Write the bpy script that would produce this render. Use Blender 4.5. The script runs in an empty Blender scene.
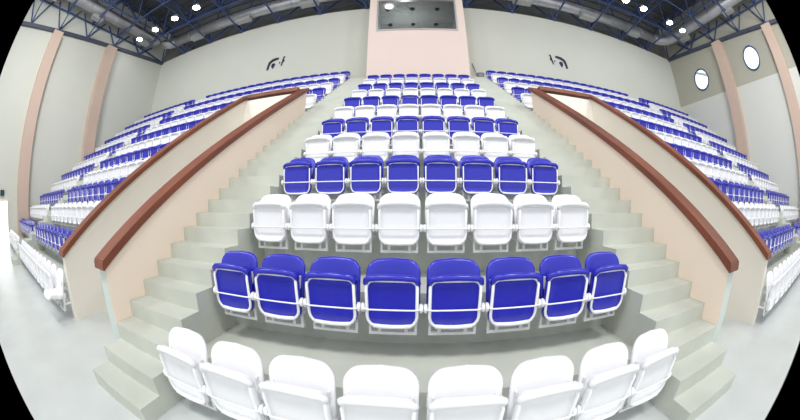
import bpy, bmesh, math, random
from mathutils import Vector, Matrix
random.seed(7)
PI = math.pi
scene = bpy.context.scene
COL = scene.collection

# ------------------------------------------------------------------ materials
def mat(name, base, rough=0.5, metal=0.0, noise=None, bump=0.0, emit=None, coat=0.0, spec=0.5):
    m = bpy.data.materials.new(name); m.use_nodes = True
    nt = m.node_tree; b = nt.nodes['Principled BSDF']
    b.inputs['Base Color'].default_value = (*base, 1)
    b.inputs['Roughness'].default_value = rough
    b.inputs['Metallic'].default_value = metal
    b.inputs['Coat Weight'].default_value = coat
    b.inputs['Coat Roughness'].default_value = 0.12
    b.inputs['Specular IOR Level'].default_value = spec
    if emit:
        b.inputs['Emission Color'].default_value = (*emit[0], 1)
        b.inputs['Emission Strength'].default_value = emit[1]
    if noise:
        scale, amt, stretch = noise
        tc = nt.nodes.new('ShaderNodeTexCoord'); mp = nt.nodes.new('ShaderNodeMapping')
        mp.inputs['Scale'].default_value = stretch
        nz = nt.nodes.new('ShaderNodeTexNoise'); nz.inputs['Scale'].default_value = scale
        nz.inputs['Detail'].default_value = 6
        rp = nt.nodes.new('ShaderNodeValToRGB')
        rp.color_ramp.elements[0].position = 0.3; rp.color_ramp.elements[1].position = 0.7
        rp.color_ramp.elements[0].color = (*[c*(1-amt) for c in base], 1)
        rp.color_ramp.elements[1].color = (*[min(1, c*(1+amt)) for c in base], 1)
        nt.links.new(tc.outputs['Object'], mp.inputs['Vector'])
        nt.links.new(mp.outputs['Vector'], nz.inputs['Vector'])
        nt.links.new(nz.outputs['Fac'], rp.inputs['Fac'])
        nt.links.new(rp.outputs['Color'], b.inputs['Base Color'])
        if bump:
            bp = nt.nodes.new('ShaderNodeBump'); bp.inputs['Strength'].default_value = bump
            bp.inputs['Distance'].default_value = 0.02
            nt.links.new(nz.outputs['Fac'], bp.inputs['Height'])
            nt.links.new(bp.outputs['Normal'], b.inputs['Normal'])
    return m

ONE = (1, 1, 1)
M = dict(
    concrete=mat('pale_concrete', (.545, .565, .50), .55, noise=(2.2, .07, ONE), bump=.05),
    floor=mat('polished_concrete', (.575, .605, .59), .32, noise=(1.6, .06, ONE), bump=.03),
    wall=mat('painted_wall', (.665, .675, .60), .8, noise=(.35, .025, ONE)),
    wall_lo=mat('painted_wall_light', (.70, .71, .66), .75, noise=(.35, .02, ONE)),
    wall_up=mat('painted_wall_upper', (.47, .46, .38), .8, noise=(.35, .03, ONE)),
    pilaster=mat('peach_pilaster', (.62, .47, .38), .75, noise=(.5, .03, ONE)),
    peach=mat('peach_plaster', (.95, .80, .67), .7, noise=(.8, .02, ONE)),
    booth=mat('rose_plaster', (.80, .66, .59), .7, noise=(.5, .02, ONE)),
    cream=mat('cream_plaster', (.83, .785, .705), .6, noise=(.8, .02, ONE)),
    edge=mat('pale_green_edge', (.60, .67, .63), .6, noise=(1.2, .03, ONE)),
    wood=mat('varnished_wood', (.20, .056, .026), .45, noise=(3.0, .3, (1, .18, .5))),
    blue=mat('blue_plastic', (.016, .018, .46), .28, noise=(9, .05, ONE), coat=.25),
    white=mat('white_plastic', (.90, .90, .92), .35, noise=(6, .01, ONE)),
    steel=mat('white_painted_steel', (.92, .92, .93), .35, noise=(12, .02, ONE)),
    grey_steel=mat('grey_painted_steel', (.78, .79, .77), .45, noise=(12, .03, ONE)),
    truss=mat('blue_painted_steel', (.05, .085, .22), .45, noise=(3, .1, ONE)),
    beam=mat('dark_steel_beam', (.07, .08, .12), .5, noise=(3, .1, ONE)),
    duct=mat('galvanised_duct', (.62, .62, .65), .38, .55, noise=(1.2, .12, (1, 1, 1))),
    grille=mat('grey_grille', (.5, .51, .5), .5, noise=(20, .1, ONE)),
    roof=mat('dark_roof_deck', (.12, .125, .135), .8, noise=(.8, .25, (1, 6, 1))),
    dark=mat('black_rubber', (.015, .016, .018), .5, noise=(20, .1, ONE)),
    dark_wall=mat('dark_gable', (.20, .19, .18), .8, noise=(.6, .3, ONE)),  # dark grey-brown wall beyond the back wall
    booth_in=mat('grey_interior', (.42, .43, .42), .8, noise=(2, .06, ONE)),
    alu=mat('window_aluminium', (.55, .52, .52), .35, .4, noise=(8, .04, ONE)),
    bucket=mat('grey_bucket', (.3, .3, .31), .4, noise=(10, .1, ONE)),
    mop=mat('mop_strands', (.45, .45, .44), .9, noise=(30, .2, ONE)),
    lamp=mat('lamp_lens', (1, 1, 1), .3, emit=((.93, .95, 1), 30)),
    glow=mat('booth_lamp_lens', (1, 1, 1), .3, emit=((1, 1, 1), 6)),
    day=mat('daylit_pane', (.8, .9, .95), .1, emit=((.80, .94, 1.0), .86)),
    day2=mat('daylit_doorway', (1, 1, 1), .3, emit=((1, 1, 1), 1.8)),
    mark=mat('emblem_paint', (.02, .02, .05), .6, noise=(20, .1, ONE)),
    markw=mat('emblem_white', (.64, .645, .60), .7, noise=(20, .02, ONE)),
    exit=mat('sign_face', (.02, .06, .04), .4, noise=(20, .1, ONE)),
)
def glass_mat():
    m = bpy.data.materials.new('smoked_glass'); m.use_nodes = True
    nt = m.node_tree; nt.nodes.clear()
    o = nt.nodes.new('ShaderNodeOutputMaterial'); mx = nt.nodes.new('ShaderNodeMixShader')
    t = nt.nodes.new('ShaderNodeBsdfTransparent'); t.inputs['Color'].default_value = (.62, .64, .64, 1)
    g = nt.nodes.new('ShaderNodeBsdfGlossy'); g.inputs['Roughness'].default_value = .03
    g.inputs['Color'].default_value = (.9, .92, .95, 1)
    lw = nt.nodes.new('ShaderNodeLayerWeight'); lw.inputs['Blend'].default_value = .35
    nt.links.new(lw.outputs['Fresnel'], mx.inputs['Fac'])
    nt.links.new(t.outputs[0], mx.inputs[1]); nt.links.new(g.outputs[0], mx.inputs[2])
    nt.links.new(mx.outputs[0], o.inputs[0])
    return m
M['glass'] = glass_mat()

# ------------------------------------------------------------------ mesh helpers
def add_box(bm, x0, x1, y0, y1, z0, z1, mi=0):
    v = [bm.verts.new(p) for p in ((x0,y0,z0),(x1,y0,z0),(x1,y1,z0),(x0,y1,z0),(x0,y0,z1),(x1,y0,z1),(x1,y1,z1),(x0,y1,z1))]
    for f in ((0,3,2,1),(4,5,6,7),(0,1,5,4),(1,2,6,5),(2,3,7,6),(3,0,4,7)):
        bm.faces.new([v[i] for i in f]).material_index = mi

def add_prism_x(bm, prof, x0, x1, mi=0):          # profile in (y, z), extruded along x
    a = [bm.verts.new((x0, p[0], p[1])) for p in prof]; b = [bm.verts.new((x1, p[0], p[1])) for p in prof]
    n = len(prof)
    for i in range(n):
        bm.faces.new((a[i], a[(i+1) % n], b[(i+1) % n], b[i])).material_index = mi
    bm.faces.new(a).material_index = mi; bm.faces.new(b[::-1]).material_index = mi

def add_tube(bm, pts, r, seg=6, closed=False, mi=0, caps=True):
    pts = [Vector(p) for p in pts]; n = len(pts); rings = []
    for i, p in enumerate(pts):
        if closed: d = (pts[(i+1) % n] - pts[i-1]).normalized()
        else: d = (pts[min(i+1, n-1)] - pts[max(i-1, 0)]).normalized()
        up = Vector((0, 1, 0)) if abs(d.y) < .9 else Vector((1, 0, 0))
        a = d.cross(up).normalized(); b = d.cross(a)
        rings.append([bm.verts.new(p + r*(math.cos(2*PI*k/seg)*a + math.sin(2*PI*k/seg)*b)) for k in range(seg)])
    for i in range(n if closed else n-1):
        A, B = rings[i], rings[(i+1) % n]
        for k in range(seg):
            f = bm.faces.new((A[k], A[(k+1) % seg], B[(k+1) % seg], B[k])); f.smooth = True; f.material_index = mi
    if caps and not closed:
        bm.faces.new(rings[0][::-1]).material_index = mi; bm.faces.new(rings[-1]).material_index = mi

def add_lathe(bm, prof, centre=(0,0,0), axis='z', seg=12, mi=0):   # prof: (radius, height)
    c = Vector(centre); rings = []
    for r, h in prof:
        ring = []
        for k in range(seg):
            a = 2*PI*k/seg; u, w = r*math.cos(a), r*math.sin(a)
            p = (u, w, h) if axis == 'z' else (h, u, w) if axis == 'x' else (u, h, w)
            ring.append(bm.verts.new(c + Vector(p)))
        rings.append(ring)
    for A, B in zip(rings, rings[1:]):
        for k in range(seg):
            f = bm.faces.new((A[k], A[(k+1) % seg], B[(k+1) % seg], B[k])); f.smooth = True; f.material_index = mi
    bm.faces.new(rings[0][::-1]).material_index = mi; bm.faces.new(rings[-1]).material_index = mi

def mesh(name, bm, *mats):
    bmesh.ops.recalc_face_normals(bm, faces=bm.faces[:])
    me = bpy.data.meshes.new(name); bm.to_mesh(me); bm.free()
    for m in mats: me.materials.append(m)
    return me
def link(name, me, parent=None, loc=(0,0,0)):
    o = bpy.data.objects.new(name, me); COL.objects.link(o); o.location = loc
    if parent is not None: o.parent = parent
    return o
def obj(name, bm, *mats, parent=None, loc=(0,0,0)): return link(name, mesh(name, bm, *mats), parent, loc)
def tag(o, label, cat, group=None):
    o['label'] = label; o['category'] = cat
    if group: o['group'] = group
    return o
def struct(o, label=None, cat=None):
    o['kind'] = 'structure'
    if label: o['label'] = label
    if cat: o['category'] = cat
    return o
def thing(name, label, cat, loc=(0,0,0), group=None):
    o = bpy.data.objects.new(name, None); COL.objects.link(o); o.location = loc; o.empty_display_size = .1
    return tag(o, label, cat, group)

# ------------------------------------------------------------------ stand layout
D, H, T, R = .8293, .5258, .27643, .17526
yr = lambda k: 1.79 + D*k            # riser face of tier k
zb = lambda k: .345 + H*k            # top of tier k
XC, XS, XO = 2.05, 3.0, 4.95         # tier end, stair wall, outer parapet
XA0, XA1, XW, YB = 11.56, 12.54, 18.3, 13.0
WT = .17

def tier_profile(k0, k1, yend, yfront=None, z0=0.0):
    p = [(yr(k0) if yfront is None else yfront, z0), (yr(k0) if yfront is None else yfront, zb(k0))]
    for k in range(k0+1, k1+1): p += [(yr(k), zb(k-1)), (yr(k), zb(k))]
    p += [(yend, zb(k1)), (yend, z0)]
    return p
def stair_profile(n1, yend):
    p = [(2.0-4*T, 0)]
    for n in range(-4, n1+1):
        z = .876 + R*n
        p += [(2.0+T*n, z), (2.0+T*(n+1), z)]
    p[-1] = (yend, p[-1][1]); p.append((yend, 0))
    return p

# floor
bm = bmesh.new(); add_box(bm, -XW-.2, XW+.2, -9, YB+3, -.25, 0)
struct(obj('floor', bm, M['floor']), 'pale polished concrete floor in front of the stands', 'floor')
# tiers (prisms; each block of the stand)
def tier_block(name, parts, label):
    bm = bmesh.new()
    for prof, x0, x1 in parts: add_prism_x(bm, prof, x0, x1)
    struct(obj(name, bm, M['concrete']), label, 'stand')
tier_block('floor_terrace', [(tier_profile(0, 11, 11.2), -XC, XC)], 'pale concrete tiers carrying the central block of seats')
for s, nm in ((-1, 'left'), (1, 'right')):
    lo = [(yr(0), 0)]
    tier_block('floor_terrace', [(tier_profile(0, 7, yr(8)), s*(XO+WT+.004), s*XA0),
                                 (tier_profile(8, 13, YB), s*(XS+.004), s*XA0),
                                 ([(7.23, 3.4), (7.23, zb(7)), (yr(8), zb(7)), (yr(8), 3.4)], s*(XS+WT+.004), s*(XO+WT))],
               f'pale concrete tiers carrying the {nm} side seats beyond the outer parapet')
    tier_block('floor_terrace', [(tier_profile(0, 13, YB), s*XA1, s*XW)], f'pale concrete tiers of the end block along the {nm} side wall')
    bm = bmesh.new(); add_prism_x(bm, stair_profile(36, YB), s*XC, s*(XS-.03 if False else XS))
    struct(obj('floor_stairs', bm, M['concrete']), f'concrete aisle stairs between the central seats and the {nm} peach parapet', 'stairs')
    bm = bmesh.new(); add_prism_x(bm, stair_profile(36, YB), s*XA0, s*XA1)
    struct(obj('floor_stairs', bm, M['concrete']), f'concrete aisle stairs splitting the {nm} side seats', 'stairs')

# parapets ----------------------------------------------------------
Y0, Y1 = 1.45, 7.13
RH = .10
def rail_z(y): return 1.18 + .632*(y-1.42)     # top of the inner rails
def rail_zo(y): return 1.09 + .668*(y-1.5)     # top of the outer rails
for s, nm in ((-1, 'left'), (1, 'right')):
    # inner parapet: peach inside face, pale green front edge, cream vomitory face
    bm = bmesh.new()
    prof = [(Y0, 0), (Y1, 0), (Y1, rail_z(Y1)-RH), (Y0, rail_z(Y0)-RH)]
    a = [bm.verts.new((s*XS, p[0], p[1])) for p in prof]; b = [bm.verts.new((s*(XS+WT), p[0], p[1])) for p in prof]
    bm.faces.new(a).material_index = 0; bm.faces.new(b).material_index = 1
    for i in range(4):
        f = bm.faces.new((a[i], a[(i+1) % 4], b[(i+1) % 4], b[i])); f.material_index = 2 if i == 3 else 1
    struct(obj(f'wall_parapet_inner_{nm}', bm, M['peach'], M['cream'], M['edge']), f'peach sloping parapet beside the {nm} aisle stairs', 'parapet')
    # outer parapet + transverse wall
    bm = bmesh.new(); prof = [(Y0+.07, 0), (Y1, 0), (Y1, rail_zo(Y1)-RH), (Y0+.07, rail_zo(Y0+.07)-RH)]
    add_prism_x(bm, prof, s*XO, s*(XO+WT))
    add_box(bm, *sorted((s*(XS+WT), s*(XO+WT))), Y1-.08, Y1+.09, 0, rail_z(Y1)-RH-.04)
    # head wall under the upper rows, next to the stairs
    struct(obj(f'wall_parapet_outer_{nm}', bm, M['cream']), f'cream sloping parapet on the far side of the {nm} entrance passage', 'parapet')
    # rails
    def rail(bm, xa, xb, ya, yb, f):
        v0 = [(ya, f(ya)-RH), (yb, f(yb)-RH), (yb, f(yb)), (ya, f(ya))]
        add_prism_x(bm, v0, s*xa, s*xb)
    t = 'reddish brown wooden handrail '
    bm = bmesh.new(); rail(bm, XS-.055, XS+WT+.055, Y0-.05, Y1+.05, rail_z)
    bmesh.ops.bevel(bm, geom=[e for e in bm.edges], offset=.012, segments=2, affect='EDGES')
    tag(obj('handrail', bm, M['wood']), t + f'on the peach parapet beside the {nm} aisle stairs', 'handrail', 'handrails on the parapets')
    bm = bmesh.new(); rail(bm, XO-.055, XO+WT+.055, Y0+.02, Y1+.05, rail_zo)
    bmesh.ops.bevel(bm, geom=[e for e in bm.edges], offset=.012, segments=2, affect='EDGES')
    z = rail_z(Y1+.05)
    add_box(bm, *sorted((s*(XS+WT+.056), s*(XO-.056))), Y1-.135, Y1+.145, z-RH-.005, z-.004)
    tag(obj('handrail', bm, M['wood']), t + f'on the outer parapet of the {nm} passage, turning across its top', 'handrail', 'handrails on the parapets')

# ------------------------------------------------------------------ room shell
bm = bmesh.new()
add_box(bm, -XW-.2, -2.12, YB, YB+.25, 0, 12.02); add_box(bm, 2.12, XW+.2, YB, YB+.25, 0, 12.02)
add_box(bm, -2.12, 2.12, YB, YB+.25, 0, 8.4)
struct(obj('wall_back', bm, M['wall']), 'long grey-green back wall behind the top rows', 'wall')
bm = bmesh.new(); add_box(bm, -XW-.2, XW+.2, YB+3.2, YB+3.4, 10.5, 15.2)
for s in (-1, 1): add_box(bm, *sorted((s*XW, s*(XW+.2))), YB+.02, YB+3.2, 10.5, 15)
struct(obj('wall_gable', bm, M['dark_wall']), 'dark grey-brown gable seen in the gap above the back wall', 'wall')
bm = bmesh.new(); add_box(bm, -XW-.2, -XW, -9, YB, 0, 15)
struct(obj('wall_left', bm, M['wall']), 'grey-green left side wall with peach pilasters', 'wall')
bm = bmesh.new(); add_box(bm, XW, XW+.2, -9, YB, 0, 15, 0)
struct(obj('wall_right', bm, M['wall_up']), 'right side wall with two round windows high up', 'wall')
bm = bmesh.new()
for ya, yb in ((-9, -3.12), (-2.28, 2.08), (2.92, 7.08), (7.92, YB)):
    add_box(bm, XW-.06, XW-.002, ya, yb, 0, 8.35)
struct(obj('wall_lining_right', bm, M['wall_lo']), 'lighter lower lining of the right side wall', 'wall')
bm = bmesh.new(); add_box(bm, -XW-3, XW+3, -9, YB+3.4, 14.7, 14.9)
# corrugation ribs of the deck
for i in range(40): add_box(bm, -XW-.1, XW+.1, -8.6+.6*i, -8.45+.6*i, 14.6, 14.7)
struct(obj('ceiling', bm, M['roof']), 'dark ribbed roof deck above the space frame', 'ceiling')
def beam_z(y): return 11.1 + .095*(y-2.5)
n = 0
for s in (-1, 1):
    for y in (-2.7, 2.5, 7.5):
        n += 1
        bm = bmesh.new(); add_box(bm, *sorted((s*XW, s*(XW-.5))), y-.42, y+.42, 0, beam_z(y)-.24)
        struct(obj(f'trim_{n}', bm, M['pilaster']), None)
    n += 1
    bm = bmesh.new()
    add_prism_x(bm, [(-9, beam_z(-9)-.2), (YB-.01, beam_z(YB)-.2), (YB-.01, beam_z(YB)), (-9, beam_z(-9))], s*(XW-.01), s*(XW-.2))
    struct(obj(f'trim_{n}', bm, M['beam']), None)

# booth -------------------------------------------------------------
BX, BY, BZ0, BZ1 = 2.12, 11.2, 5.6, 14.6
WX, WZ0, WZ1 = 1.78, 9.16, 11.06
bm = bmesh.new()
add_box(bm, -BX, BX, BY, BY+.2, BZ0, WZ0); add_box(bm, -BX, BX, BY, BY+.2, WZ1, BZ1)
add_box(bm, -BX, -WX, BY, BY+.2, WZ0, WZ1); add_box(bm, WX, BX, BY, BY+.2, WZ0, WZ1)
add_box(bm, -BX, -BX+.15, BY+.2, YB, BZ0, BZ1); add_box(bm, BX-.15, BX, BY+.2, YB, BZ0, BZ1)
struct(obj('wall_booth', bm, M['booth']), 'rose plastered control booth wall rising behind the top central row', 'wall')
CZ = 11.14; IX = BX-.15; YI = YB+3.1
bm = bmesh.new()
add_box(bm, -IX, IX, BY+.2, YI, WZ0-.75, WZ0-.65)
add_box(bm, -IX, IX, BY+.2, YI, CZ, CZ+.1)
add_box(bm, -IX, IX, YI-.1, YI, WZ0-.65, CZ)
for s in (-1, 1): add_box(bm, *sorted((s*(IX-.05), s*IX)), BY+.2, YI-.1, WZ0-.65, CZ)
struct(obj('wall_booth_interior', bm, M['booth_in']), None)
bm = bmesh.new(); fw = .07
add_box(bm, -WX, WX, BY-.04, BY+.1, WZ0, WZ0+fw); add_box(bm, -WX, WX, BY-.04, BY+.1, WZ1-fw, WZ1)
add_box(bm, -WX, -WX+fw, BY-.04, BY+.1, WZ0+fw, WZ1-fw); add_box(bm, WX-fw, WX, BY-.04, BY+.1, WZ0+fw, WZ1-fw)
w3 = struct(obj('window_3', bm, M['alu']), 'wide dark window of the control booth', 'window')
bm = bmesh.new(); add_box(bm, -WX+fw, WX-fw, BY+.02, BY+.035, WZ0+fw, WZ1-fw); obj('pane', bm, M['glass'], parent=w3)
i = 0
for yy, rw in ((12.1, 'front'), (13.55, 'rear')):
    for xx, pl in ((-1.4, 'nearest the glowing lamp'), (-.2, 'middle of three'), (1.0, 'farthest from the glowing lamp')):
        bm = bmesh.new(); add_lathe(bm, [(.10, -.06), (.12, -.02), (.12, 0)], (xx, yy, CZ-.002), seg=14)
        tag(obj('downlight', bm, M['dark']), f'small dark ceiling downlight inside the booth, {rw} row, {pl}', 'downlight', 'downlights in the booth ceiling')
bm = bmesh.new(); add_lathe(bm, [(.05, .0), (.16, -.03), (.2, -.09), (.14, -.14), (.03, -.16)], (-1.3, 11.75, CZ-.002), seg=16)
tag(obj('booth_lamp', bm, M['glow']), 'bright round lamp glowing behind the booth window', 'lamp')

# round windows ------------------------------------------------------
for i, y in enumerate((4.95, 10.15)):
    t = bpy.data.objects.new(f'window_{i+1}', None); COL.objects.link(t); t.location = (XW, y, 9.65)
    struct(t, f'round bright window high on the right wall, {"nearer the camera, beyond the first pilaster" if i == 0 else "next to the back corner"}', 'window')
    bm = bmesh.new()
    add_tube(bm, [(-.03, .70*math.cos(2*PI*k/40), .70*math.sin(2*PI*k/40)) for k in range(40)], .055, 8, True)
    obj('frame', bm, M['truss'], parent=t)
    bm = bmesh.new(); add_lathe(bm, [(.68, -.02), (.68, .0)], axis='x', seg=40); obj('pane', bm, M['day'], parent=t)
    if i == 1:
        bm = bmesh.new(); add_prism_x(bm, [(.42, .50), (.24, .61), (-.60, .24), (-.63, .02)], -.034, -.024)
        obj('outside_roof', bm, M['wall_lo'], parent=t)  # beige band laid on the pane, standing in for a roof outside

# doorway on the left wall --------------------------------------------
t = bpy.data.objects.new('door_1', None); COL.objects.link(t); t.location = (-XW, .65, 0)
struct(t, 'bright daylit doorway at the foot of the left wall', 'door')
bm = bmesh.new(); add_box(bm, .0, .02, -.62, .62, 0, 2.05); obj('opening', bm, M['day2'], parent=t)
bm = bmesh.new()
add_box(bm, 0, .08, -.72, -.62, 0, 2.15); add_box(bm, 0, .08, .62, .72, 0, 2.15); add_box(bm, 0, .08, -.62, .62, 2.05, 2.15)
obj('frame', bm, M['cream'], parent=t)
t = thing('exit_sign', 'small dark sign box above the bright doorway', 'sign', (-XW, .85, 2.3))
bm = bmesh.new(); add_box(bm, .01, .1, -.16, .16, 0, .26); obj('housing', bm, M['dark'], parent=t)
bm = bmesh.new(); add_box(bm, .101, .106, -.13, .13, .04, .22); obj('face', bm, M['exit'], parent=t)

# emblems on the back wall ---------------------------------------------
def ribbon(bm, pts, widths, mi, yoff):
    L, Rr = [], []
    for i, p in enumerate(pts):
        p = Vector(p); d = (Vector(pts[min(i+1, len(pts)-1)]) - Vector(pts[max(i-1, 0)])).normalized()
        nrm = Vector((-d.y, d.x)); w = 1.35*(widths[i] if isinstance(widths, (list, tuple)) else widths)
        L.append(bm.verts.new((p.x+nrm.x*w, yoff, p.y+nrm.y*w))); Rr.append(bm.verts.new((p.x-nrm.x*w, yoff, p.y-nrm.y*w)))
    for i in range(len(pts)-1): bm.faces.new((L[i], L[i+1], Rr[i+1], Rr[i])).material_index = mi
for s, nm in ((-1, 'left'), (1, 'right')):
    t = thing('wall_emblem', f'black and white painted emblem on the back wall, {nm} of the booth', 'emblem', (s*7.46, YB-.004, 9.12), 'emblems on the back wall')
    bm = bmesh.new(); k = -s
    add_lathe(bm, [(.44, -.002), (.44, 0)], (.0, 0, 0), 'y', 24); obj('ground', bm, M['markw'], parent=t)
    bm = bmesh.new()
    pts = [(-.48, -.34), (-.45, -.12), (-.38, .12), (-.2, .24), (0, .28), (.16, .29)]
    ribbon(bm, [(k*x, z) for x, z in pts], [.05, .06, .075, .075, .065, .05], 0, -.006)
    ribbon(bm, [(k*x, z) for x, z in [(-.14, -.30), (-.16, -.16), (-.13, -.04), (-.08, .03)]], [.02, .08, .10, .03], 0, -.006)
    ribbon(bm, [(k*x, z) for x, z in [(.36, -.22), (.4, -.02), (.46, .08), (.44, .22), (.5, .36)]], [.03, .04, .06, .035, .05], 0, -.006)
    ribbon(bm, [(k*x, z) for x, z in [(.2, .05), (.26, .0), (.24, -.06)]], [.02, .03, .02], 0, -.006)
    obj('strokes', bm, M['mark'], parent=t)

# ------------------------------------------------------------------ roof: space frame, ducts, lamps
ZL, ZU = 12.32, 14.1
bm = bmesh.new()
xs = [-18.2+2.6*i for i in range(15)]; ys = [-5.3+2.6*j for j in range(8)]       # .. 12.9
ux = [x+1.3 for x in xs[:-1]]; uy = [y+1.3 for y in ys[:-1]]
def bar(a, b, r): add_tube(bm, [a, b], r, 5, caps=False)
def zl(y): return 12.06 if y > 12.5 else ZL
for x in xs: bar((x, ys[0], ZL), (x, ys[-2], ZL), .055); bar((x, ys[-2], ZL), (x, ys[-1], zl(ys[-1])), .055)
for y in ys[:-1]: bar((xs[0], y, ZL), (xs[-1], y, ZL), .055)
for x in ux: bar((x, uy[0], ZU), (x, uy[-1], ZU), .06)
for y in uy: bar((ux[0], y, ZU), (ux[-1], y, ZU), .06)
for x in ux:
    for y in uy:
        for dx in (-1.3, 1.3):
            for dy in (-1.3, 1.3): bar((x+dx, y+dy, zl(y+dy)), (x, y, ZU), .06)
for x in xs:
    for y in ys: add_lathe(bm, [(.05, -.1), (.11, -.05), (.11, .05), (.05, .1)], (x, y, zl(y)), seg=6)
# wall struts: V brackets off the side beams and the back wall head
for s in (-1, 1):
    for y in [-2.7+2.6*j for j in range(6)]:
        bar((s*(XW-.1), y, beam_z(y)), (s*(XW-.1), y-1.1, ZL+.4), .055); bar((s*(XW-.1), y, beam_z(y)), (s*(XW-.1), y+1.1, ZL+.4), .055)
        bar((s*(XW-.1), y, beam_z(y)), (s*15.6, y, ZL), .05)
for x in xs[1:-1]:
    bar((x, YB+.1, 12.05), (x-1.2, YB+.5, 13.7), .06); bar((x, YB+.1, 12.05), (x+1.2, YB+.5, 13.7), .06)
struct(obj('ceiling_space_frame', bm, M['truss']), 'blue painted steel space frame under the roof deck', 'roof truss')

ZD, RD = 12.76, .36
def duct_run(label, pts, grilles):
    t = thing('air_duct', label, 'air duct', (0, 0, ZD), 'galvanised ducts under the roof')
    bm = bmesh.new(); add_tube(bm, [(p[0], p[1], 0) for p in pts], RD, 18)
    for a, b in zip(pts, pts[1:]):
        A, B = Vector((a[0], a[1], 0)), Vector((b[0], b[1], 0)); L = (B-A).length; d = (B-A).normalized()
        if L < 1.5: continue
        for i in range(int(L/1.3)):
            p = A + d*(.6+1.3*i); add_tube(bm, [p-d*.03, p+d*.03], RD+.025, 18)
    obj('pipe', bm, M['duct'], parent=t)
    for gx, gy, ax in grilles:
        bm = bmesh.new(); w, l = (.22, .5)
        dx, dy = (l, w) if ax == 'x' else (w, l)
        add_box(bm, gx-dx, gx+dx, gy-dy, gy+dy, -RD-.22, -RD+.12)
        for q in range(4):
            f = -.75+.5*q
            if ax == 'x': add_box(bm, gx+f*dx-.02, gx+f*dx+.02, gy-dy-.015, gy+dy+.015, -RD-.23, -RD-.05)
            else: add_box(bm, gx-dx-.015, gx+dx+.015, gy+f*dy-.02, gy+f*dy+.02, -RD-.23, -RD-.05)
        obj('grille', bm, M['grille'], parent=t)
XD, YD = 17.25, 12.2
for s, nm in ((-1, 'left'), (1, 'right')):
    duct_run(f'silver round duct along the top of the back wall, {nm} of the booth', [(s*2.14, YD), (s*15.9, YD)], [(s*x, YD-.1, 'x') for x in (5.6, 9.8, 13.6)])
    duct_run(f'silver round duct running along the top of the {nm} wall',
             [(s*15.99, YD), (s*16.55, YD-.1), (s*17.05, YD-.5), (s*XD, YD-1.1), (s*XD, -5)],
             [(s*(XD+.1), y, 'y') for y in (10.0, 5.0, .5)])

def floodlight(x, y, label):
    t = thing('floodlight', label, 'floodlight', (x, y, 12.0), 'floodlights hung from the space frame')
    bm = bmesh.new(); add_lathe(bm, [(.06, .22), (.12, .16), (.24, .02), (.26, -.06), (.23, -.06), (.2, 0), (.08, .05)], seg=16)
    obj('reflector', bm, M['grille'], parent=t)
    bm = bmesh.new(); add_lathe(bm, [(.2, -.03), (.21, -.05), (.15, -.075), (.04, -.09)], seg=16); obj('lens', bm, M['lamp'], parent=t)
    bm = bmesh.new(); add_tube(bm, [(0, 0, .2), (0, 0, .36)], .025, 6); obj('hanger', bm, M['truss'], parent=t)
NUM = ['first', 'second', 'third', 'fourth', 'fifth', 'sixth', 'seventh', 'eighth', 'ninth', 'tenth', 'eleventh', 'twelfth', 'thirteenth', 'fourteenth', 'fifteenth', 'sixteenth', 'seventeenth']
for s, nm, xl in ((-1, 'left', (16.7, 14.9, 13.0, 11.2, 9.0)), (1, 'right', (15.9, 14.5, 12.1, 10.7, 9.0))):
    for i, x in enumerate(xl):
        floodlight(s*x, 9.05, f'glowing round floodlight under the roof, {NUM[i]} from the {nm} wall')

# ------------------------------------------------------------------ mop and bucket on the landing right of the booth
LZ = .876 + R*36
t = thing('mop_bucket', 'grey cleaning bucket on the top landing right of the booth', 'bucket', (2.8, 12.3, LZ))
bm = bmesh.new(); add_lathe(bm, [(.13, 0), (.15, .02), (.18, .30), (.195, .32), (.17, .32), (.15, .27), (.08, .25)], seg=18); obj('pail', bm, M['bucket'], parent=t)
bm = bmesh.new(); add_tube(bm, [(.185*math.cos(a), 0, .30+.17*math.sin(a)) for a in [PI*k/10 for k in range(11)]], .013, 6); obj('handle', bm, M['grey_steel'], parent=t)
t = thing('mop', 'thin-handled mop leaning on the back wall beside the grey bucket', 'mop', (2.84, 12.7, LZ))
bm = bmesh.new(); add_tube(bm, [(0, 0, .1), (-.24, .26, 1.2)], .022, 6); obj('handle', bm, M['bucket'], parent=t)
bm = bmesh.new(); add_lathe(bm, [(.16, 0), (.17, .03), (.1, .1), (.03, .16)], seg=14); obj('head', bm, M['mop'], parent=t)

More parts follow.
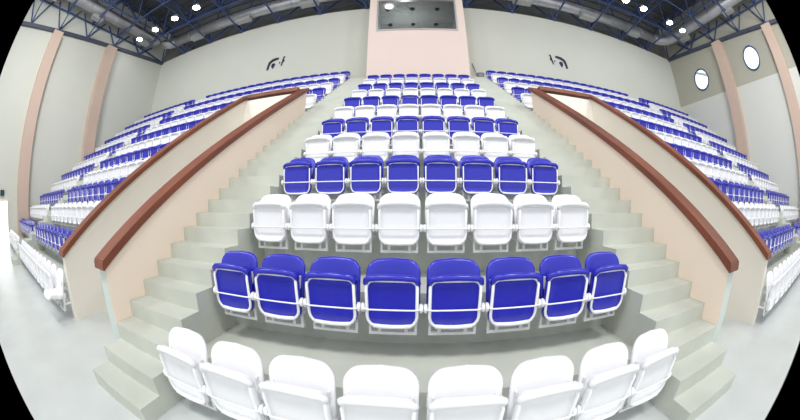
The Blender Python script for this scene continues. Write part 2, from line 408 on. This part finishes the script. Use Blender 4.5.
# ------------------------------------------------------------------ seats
# local frame: x across, -y towards the pitch, origin on the riser face at the height of the foot bar
def outline(w, h, rt, rb, crown=0.0, seg=5, cx=0, z0=0):
    pts = []
    def arc(ox, oz, r, a0):
        for k in range(seg+1):
            a = a0 + PI/2*k/seg; pts.append((cx+ox+r*math.cos(a), z0+oz+r*math.sin(a)))
    arc(w/2-rt, h-rt, rt, 0)
    if crown:
        for q in (.25, 0, -.25): pts.append((cx+q*w, z0+h))
    arc(-w/2+rt, h-rt, rt, PI/2); arc(-w/2+rb, rb, rb, PI)
    for q in (-.25, 0, .25): pts.append((cx+q*(w-2*rb), z0))
    arc(w/2-rb, rb, rb, 1.5*PI)
    if crown: pts = [(x, z + crown*(1-(2*(x-cx)/w)**2)*max(0, (z-z0)/h)) for x, z in pts]
    return pts
def shell(bm, out, yfun, rings_f, rings_b, mi=0):
    """closed shell: rings as (scale, y offset) from rim to centre on both sides"""
    cx = sum(p[0] for p in out)/len(out); cz = (max(p[1] for p in out)+min(p[1] for p in out))/2
    def ring(s, dy): return [bm.verts.new((cx+(x-cx)*s, yfun(cz+(z-cz)*s, cx+(x-cx)*s)+dy, cz+(z-cz)*s)) for x, z in out]
    n = len(out)
    def loft(A, B):
        for i in range(n):
            f = bm.faces.new((A[i], A[(i+1) % n], B[(i+1) % n], B[i])); f.smooth = True; f.material_index = mi
    first = None; ends = []
    for rings in (rings_f, rings_b):
        rs = [ring(*q) for q in rings]
        for A, B in zip(rs, rs[1:]): loft(A, B)
        f = bm.faces.new(rs[-1]); f.smooth = True; f.material_index = mi
        ends.append(rs[0])
    loft(ends[0], ends[1])

YT = -.28           # top of the backrest
def y_back(z, x=0):  # backrest leans back and is gently dished
    return -.40 + .12*(max(0, z-.20)/.42)**1.3 - .25*x*x
def bm_back(mi=0, bm=None, seg=5):
    bm = bm or bmesh.new()
    shell(bm, outline(.445, .378, .085, .04, .03, seg, z0=.19), y_back,
          [(1, -.012), (.97, -.022), (.9, -.026), (.72, -.014), (.4, -.006)], [(1, .006), (.95, .016), (.6, .02)], mi)
    return bm
PY = -.50
def y_pan(z, x=0): return PY + .035*(1-min(1, max(0, (z-.05)/.43))) * .6 + .12*x*x
def bm_pan(mi=0, bm=None, seg=5):
    bm = bm or bmesh.new()
    shell(bm, outline(.425, .44, .055, .10, .012, seg, z0=.045), y_pan,
          [(1, -.004), (.975, -.02), (.90, -.024), (.84, -.008), (.5, -.002)], [(1, .022), (.93, .04), (.6, .035)], mi)
    # rolled front lip, now the top edge of the folded pan
    zt = .474
    add_tube(bm, [(-.20, PY+.01, zt-.045), (-.195, PY-.012, zt-.015), (-.17, PY-.02, zt+.002), (-.09, PY-.024, zt+.010), (0, PY-.026, zt+.013), (.09, PY-.024, zt+.010), (.17, PY-.02, zt+.002), (.195, PY-.012, zt-.015), (.20, PY+.01, zt-.045)], .027, 8 if seg > 3 else 5, mi=mi)
    return bm
def bm_frame(mi=0, bm=None, seg=5, r=.0135):
    bm = bm or bmesh.new()
    o = outline(.395, .395, .06, .09, .0, 4 if seg > 3 else 2, z0=.062)
    if seg > 3: add_tube(bm, [(x, y_pan(z, x)-(.026 if z < .4 else .012), z) for x, z in o], r, 6, True, mi)
    else: add_tube(bm, [(-.1975, PY-.008, .43), (-.1975, PY-.012, .15), (-.17, PY-.004, .085), (-.1, PY-.004, .064), (.1, PY-.004, .064), (.17, PY-.004, .085), (.1975, PY-.012, .15), (.1975, PY-.008, .43)], .009, 4, mi=mi)
    if seg > 3: add_tube(bm, [(x, y_pan(.066, x)-.027, .064+.35*x*x) for x in (-.15, -.08, 0, .08, .15)], r*1.4, 8, mi=mi)
    add_tube(bm, [(-.235, PY-.012, .222), (-.18, PY-.034, .222), (.18, PY-.034, .222), (.235, PY-.012, .222)], .0075, 6 if seg > 3 else 4, mi=mi)
    return bm
def bm_hinge(s, mi=0, bm=None, seg=14):
    bm = bm or bmesh.new()
    add_lathe(bm, [(.022, .213*s), (.036, .218*s), (.04, .226*s), (.04, .236*s), (.034, .240*s), (.03, .2445*s)], (0, PY+.012, .225), 'x', seg, mi)
    return bm
def bm_bracket(mi=0, bm=None):
    bm = bm or bmesh.new()
    for s in (-1, 1):
        xa, xb = sorted((s*.178, s*.20))
        add_box(bm, xa, xb, -.43, -.405, -.04, .235, mi)          # upright under the hinge
        add_box(bm, xa, xb, -.405, -.003, .075, .105, mi)       # arm back to the riser
        add_box(bm, xa-.012, xb+.012, -.012, -.001, .03, .15, mi)   # wall plate
        add_box(bm, xa+.004, xb-.004, -.405, -.38, .1, .43, mi)    # back support
        xa, xb = sorted((s*.18, s*.24)); add_box(bm, xa, xb, -.47, -.425, .205, .24, mi)
    add_box(bm, -.2, .2, -.432, -.403, -.042, -.016, mi)
    for x in (-.11, .11): add_box(bm, x-.014, x+.014, -.43, -.405, -.016, .06, mi)
    return bm
def bm_pan_open(bm=None, mi=0):
    b2 = bm_pan(mi)
    return b2

ME = {}
for c in ('blue', 'white'):
    ME[c, 'backrest'] = mesh(f'{c}_backrest', bm_back(), M[c]); ME[c, 'pan'] = mesh(f'{c}_seat_pan', bm_pan(), M[c])
ME['frame'] = mesh('pan_frame', bm_frame(), M['steel'])
ME['thin_frame'] = mesh('pan_frame_thin', bm_frame(r=.009), M['steel'])
ME['hinge', -1] = mesh('hinge', bm_hinge(-1), M['steel']); ME['hinge', 1] = mesh('hinge_b', bm_hinge(1), M['steel'])
ME['bracket'] = mesh('support_bracket', bm_bracket(), M['grey_steel'])
def bm_whole(bm=None):
    bm = bm or bmesh.new()
    bm_back(0, bm, 3); bm_pan(0, bm, 3); bm_frame(1, bm, 3); bm_hinge(-1, 1, bm, 8); bm_hinge(1, 1, bm, 8); bm_bracket(2, bm)
    return bm
for c in ('blue', 'white'): ME[c, 'whole'] = mesh(f'{c}_seat', bm_whole(), M[c], M['steel'], M['grey_steel'])

# list every seat: (x, row, block)
seats = []
dx = .494
for k in range(12):
    for j in range(8): seats.append(((j-3.5)*dx, k, 'centre', j))
for s in (-1, 1):
    for k in range(14):
        nA = 13 if k < 8 else 17
        for j in range(nA): seats.append((s*(11.3-.5*(nA-1-j)), k, s, j))
        for j in range(11): seats.append((s*(12.8+.5*j), k, 2*s, j))
CAM = Vector((-.045, 0, 1.70))
SH = .09
def seat_pos(x, k):
    if k == 0: return Vector((x, yr(0), .17))
    y = yr(k) + SH
    return Vector((x, y, .17+H*k + (.55+H*k-1.70)*SH/(y-.6) - (.025 if k == 1 else .012 if k == 2 else 0) + .011*max(0, k-5)))
def hidden(x, k, b):
    if b == 'centre': return False
    p = seat_pos(x, k) + Vector((0, -.4, .5))
    for xw in (XS+WT/2, XO+WT/2):
        if abs(p.x) > xw:
            f = (math.copysign(xw, p.x)-CAM.x)/(p.x-CAM.x); q = CAM + f*(p-CAM)
            if Y0 < q.y < Y1 and q.z < rail_zo(q.y): return True
    # transverse parapet
    if p.y > Y1:
        f = (Y1-CAM.y)/(p.y-CAM.y); q = CAM + f*(p-CAM)
        if XS < abs(q.x) < XO+WT and q.z < rail_z(Y1): return True
    return False
def size(st):
    p = seat_pos(st[0], st[1]) + Vector((0, -.4, .3)); v = p-CAM; d = v.length
    return abs(v.y)/d/d/d*(1.0) + .25/d/d       # projected area
order = sorted((st for st in seats if not hidden(*st[:3])), key=lambda st: -size(st))
single = order[:300]; chosen = set((st[0], st[1]) for st in single)
rest = [st for st in seats if (st[0], st[1]) not in chosen]

def seat_label(st, c):
    x, k, b, j = st
    row = 'front row' if k == 0 else f'{NUM[k]} row'
    if b == 'centre':
        side = 'left' if j < 4 else 'right'; n = j if j < 4 else 7-j
        return f'{c} folding seat, {row} of central block, ' + (f'next to the {side} stairs' if n == 0 else f'{NUM[n]} from the {side} stairs')
    side = 'left' if b in (-1, -2) else 'right'
    if abs(b) == 1:
        if k < 8: return f'{c} folding seat, {row} of {side} side block, ' + ('against the outer handrail parapet' if j == 0 else f'{NUM[j]} from the outer handrail')
        return f'{c} folding seat, {row} of {side} side block, ' + ('next to the central stairs' if j == 0 else f'{NUM[j]} from the central stairs')
    return f'{c} folding seat, {row} of end block by {side} wall, ' + (f'next to its aisle' if j == 0 else f'{NUM[j]} from its aisle')

proto = {}
def build_seat(st):
    x, k, b, j = st; c = 'blue' if k % 2 else 'white'; p = seat_pos(x, k)
    grp = 'folding seats of the central block' if b == 'centre' else f'folding seats of the {"left" if b < 0 else "right"} side stand'
    detailed = (p-CAM).length < 8.0 if b == 'centre' else (p-CAM).length < 8.0
    if not detailed:
        o = link('stadium_seat', ME[c, 'whole'], None, p); return tag(o, seat_label(st, c), 'seat', grp)
    t = thing('stadium_seat', seat_label(st, c), 'seat', p, grp)
    is_open = (b == -1 and k == 0 and j == 0)
    link('backrest', ME[c, 'backrest'], t)
    pn = link('seat_pan', ME[c, 'pan'], t); fr = link('pan_frame', ME['frame' if k < 3 else 'thin_frame'], t)
    if is_open:
        t['label'] = 'white front-row seat at the outer handrail parapet on the left, its pan folded down'
        piv = Vector((0, PY+.012, .225))
        for o in (pn, fr):
            Rm = Matrix.Translation(piv) @ Matrix.Rotation(math.radians(82), 4, 'X') @ Matrix.Translation(-piv)
            o.matrix_local = Rm
    for s in (-1, 1): link('hinge', ME['hinge', s], t)
    link('support_bracket', ME['bracket'], t)
    return t
for st in single: build_seat(st)

# the remaining seats (hidden behind the parapets or far up the side stands) as one mass
vs, fs, mi_, sm = [], [], [], []
src = {c: ME[c, 'whole'] for c in ('blue', 'white')}
cache = {c: ([v.co.copy() for v in m.vertices], [(tuple(f.vertices), f.material_index, f.use_smooth) for f in m.polygons]) for c, m in src.items()}
for st in rest:
    c = 'blue' if st[1] % 2 else 'white'; p = seat_pos(st[0], st[1]); V, F = cache[c]; o0 = len(vs)
    vs += [tuple(v+p) for v in V]
    for f, m_, s_ in F:
        fs.append(tuple(i+o0 for i in f)); mi_.append({0: 0 if c == 'blue' else 1, 1: 2, 2: 3}[m_]); sm.append(s_)
me = bpy.data.meshes.new('distant_seats'); me.from_pydata(vs, [], fs)
for m in (M['blue'], M['white'], M['steel'], M['grey_steel']): me.materials.append(m)
me.polygons.foreach_set('material_index', mi_); me.polygons.foreach_set('use_smooth', sm); me.update()
o = link('stadium_seats', me); o['kind'] = 'stuff'
tag(o, 'mass of small blue and white seats far up the side stands', 'seats')

# ------------------------------------------------------------------ light
def area(x, y, z, tx, ty, tz, size, power, col=(1, 1, 1)):
    l = bpy.data.lights.new('hall_floodlight', 'AREA'); l.energy = power; l.size = size; l.color = col
    o = bpy.data.objects.new('hall_floodlight', l); COL.objects.link(o); o.location = (x, y, z)
    o.rotation_euler = (Vector((tx, ty, tz))-Vector((x, y, z))).to_track_quat('-Z', 'Y').to_euler()
for x in (-9, -3, 3, 9):
    area(x, -2.5, 11.8, x*1.15, 6.0, 2, 2.2, 400)
    area(x, 4.5, 12.0, x*1.1, 7.5, 3, 1.8, 40)
for s in (-1, 1):
    area(s*12.5, 0.5, 11.8, s*14.5, 3.5, 1, 1.8, 260)
l = bpy.data.lights.new('booth_light', 'POINT'); l.energy = 120; l.shadow_soft_size = .15
o = bpy.data.objects.new('booth_light', l); COL.objects.link(o); o.location = (-.6, 12.9, 9.7)
w = bpy.data.worlds.new('hall_daylight'); scene.world = w; w.use_nodes = True
w.node_tree.nodes['Background'].inputs['Color'].default_value = (.95, .98, 1, 1)
w.node_tree.nodes['Background'].inputs['Strength'].default_value = 1.0

# ------------------------------------------------------------------ camera: equisolid fisheye, 180 degrees
cd = bpy.data.cameras.new('camera'); cam = bpy.data.objects.new('camera', cd); COL.objects.link(cam)
cd.type = 'PANO'; cd.sensor_width = 36; cd.sensor_fit = 'HORIZONTAL'
for holder in (cd, getattr(cd, 'cycles', None)):
    if holder is None: continue
    try:
        holder.panorama_type = 'FISHEYE_EQUISOLID'; holder.fisheye_lens = 298/800*36; holder.fisheye_fov = PI
    except Exception: pass
cam.location = CAM; cam.rotation_euler = (PI/2-.0262, 0, .0623)
cd.clip_end = 200
scene.camera = cam
scene.view_settings.view_transform = 'Standard'
scene.view_settings.look = 'None'
scene.view_settings.exposure = 0.22
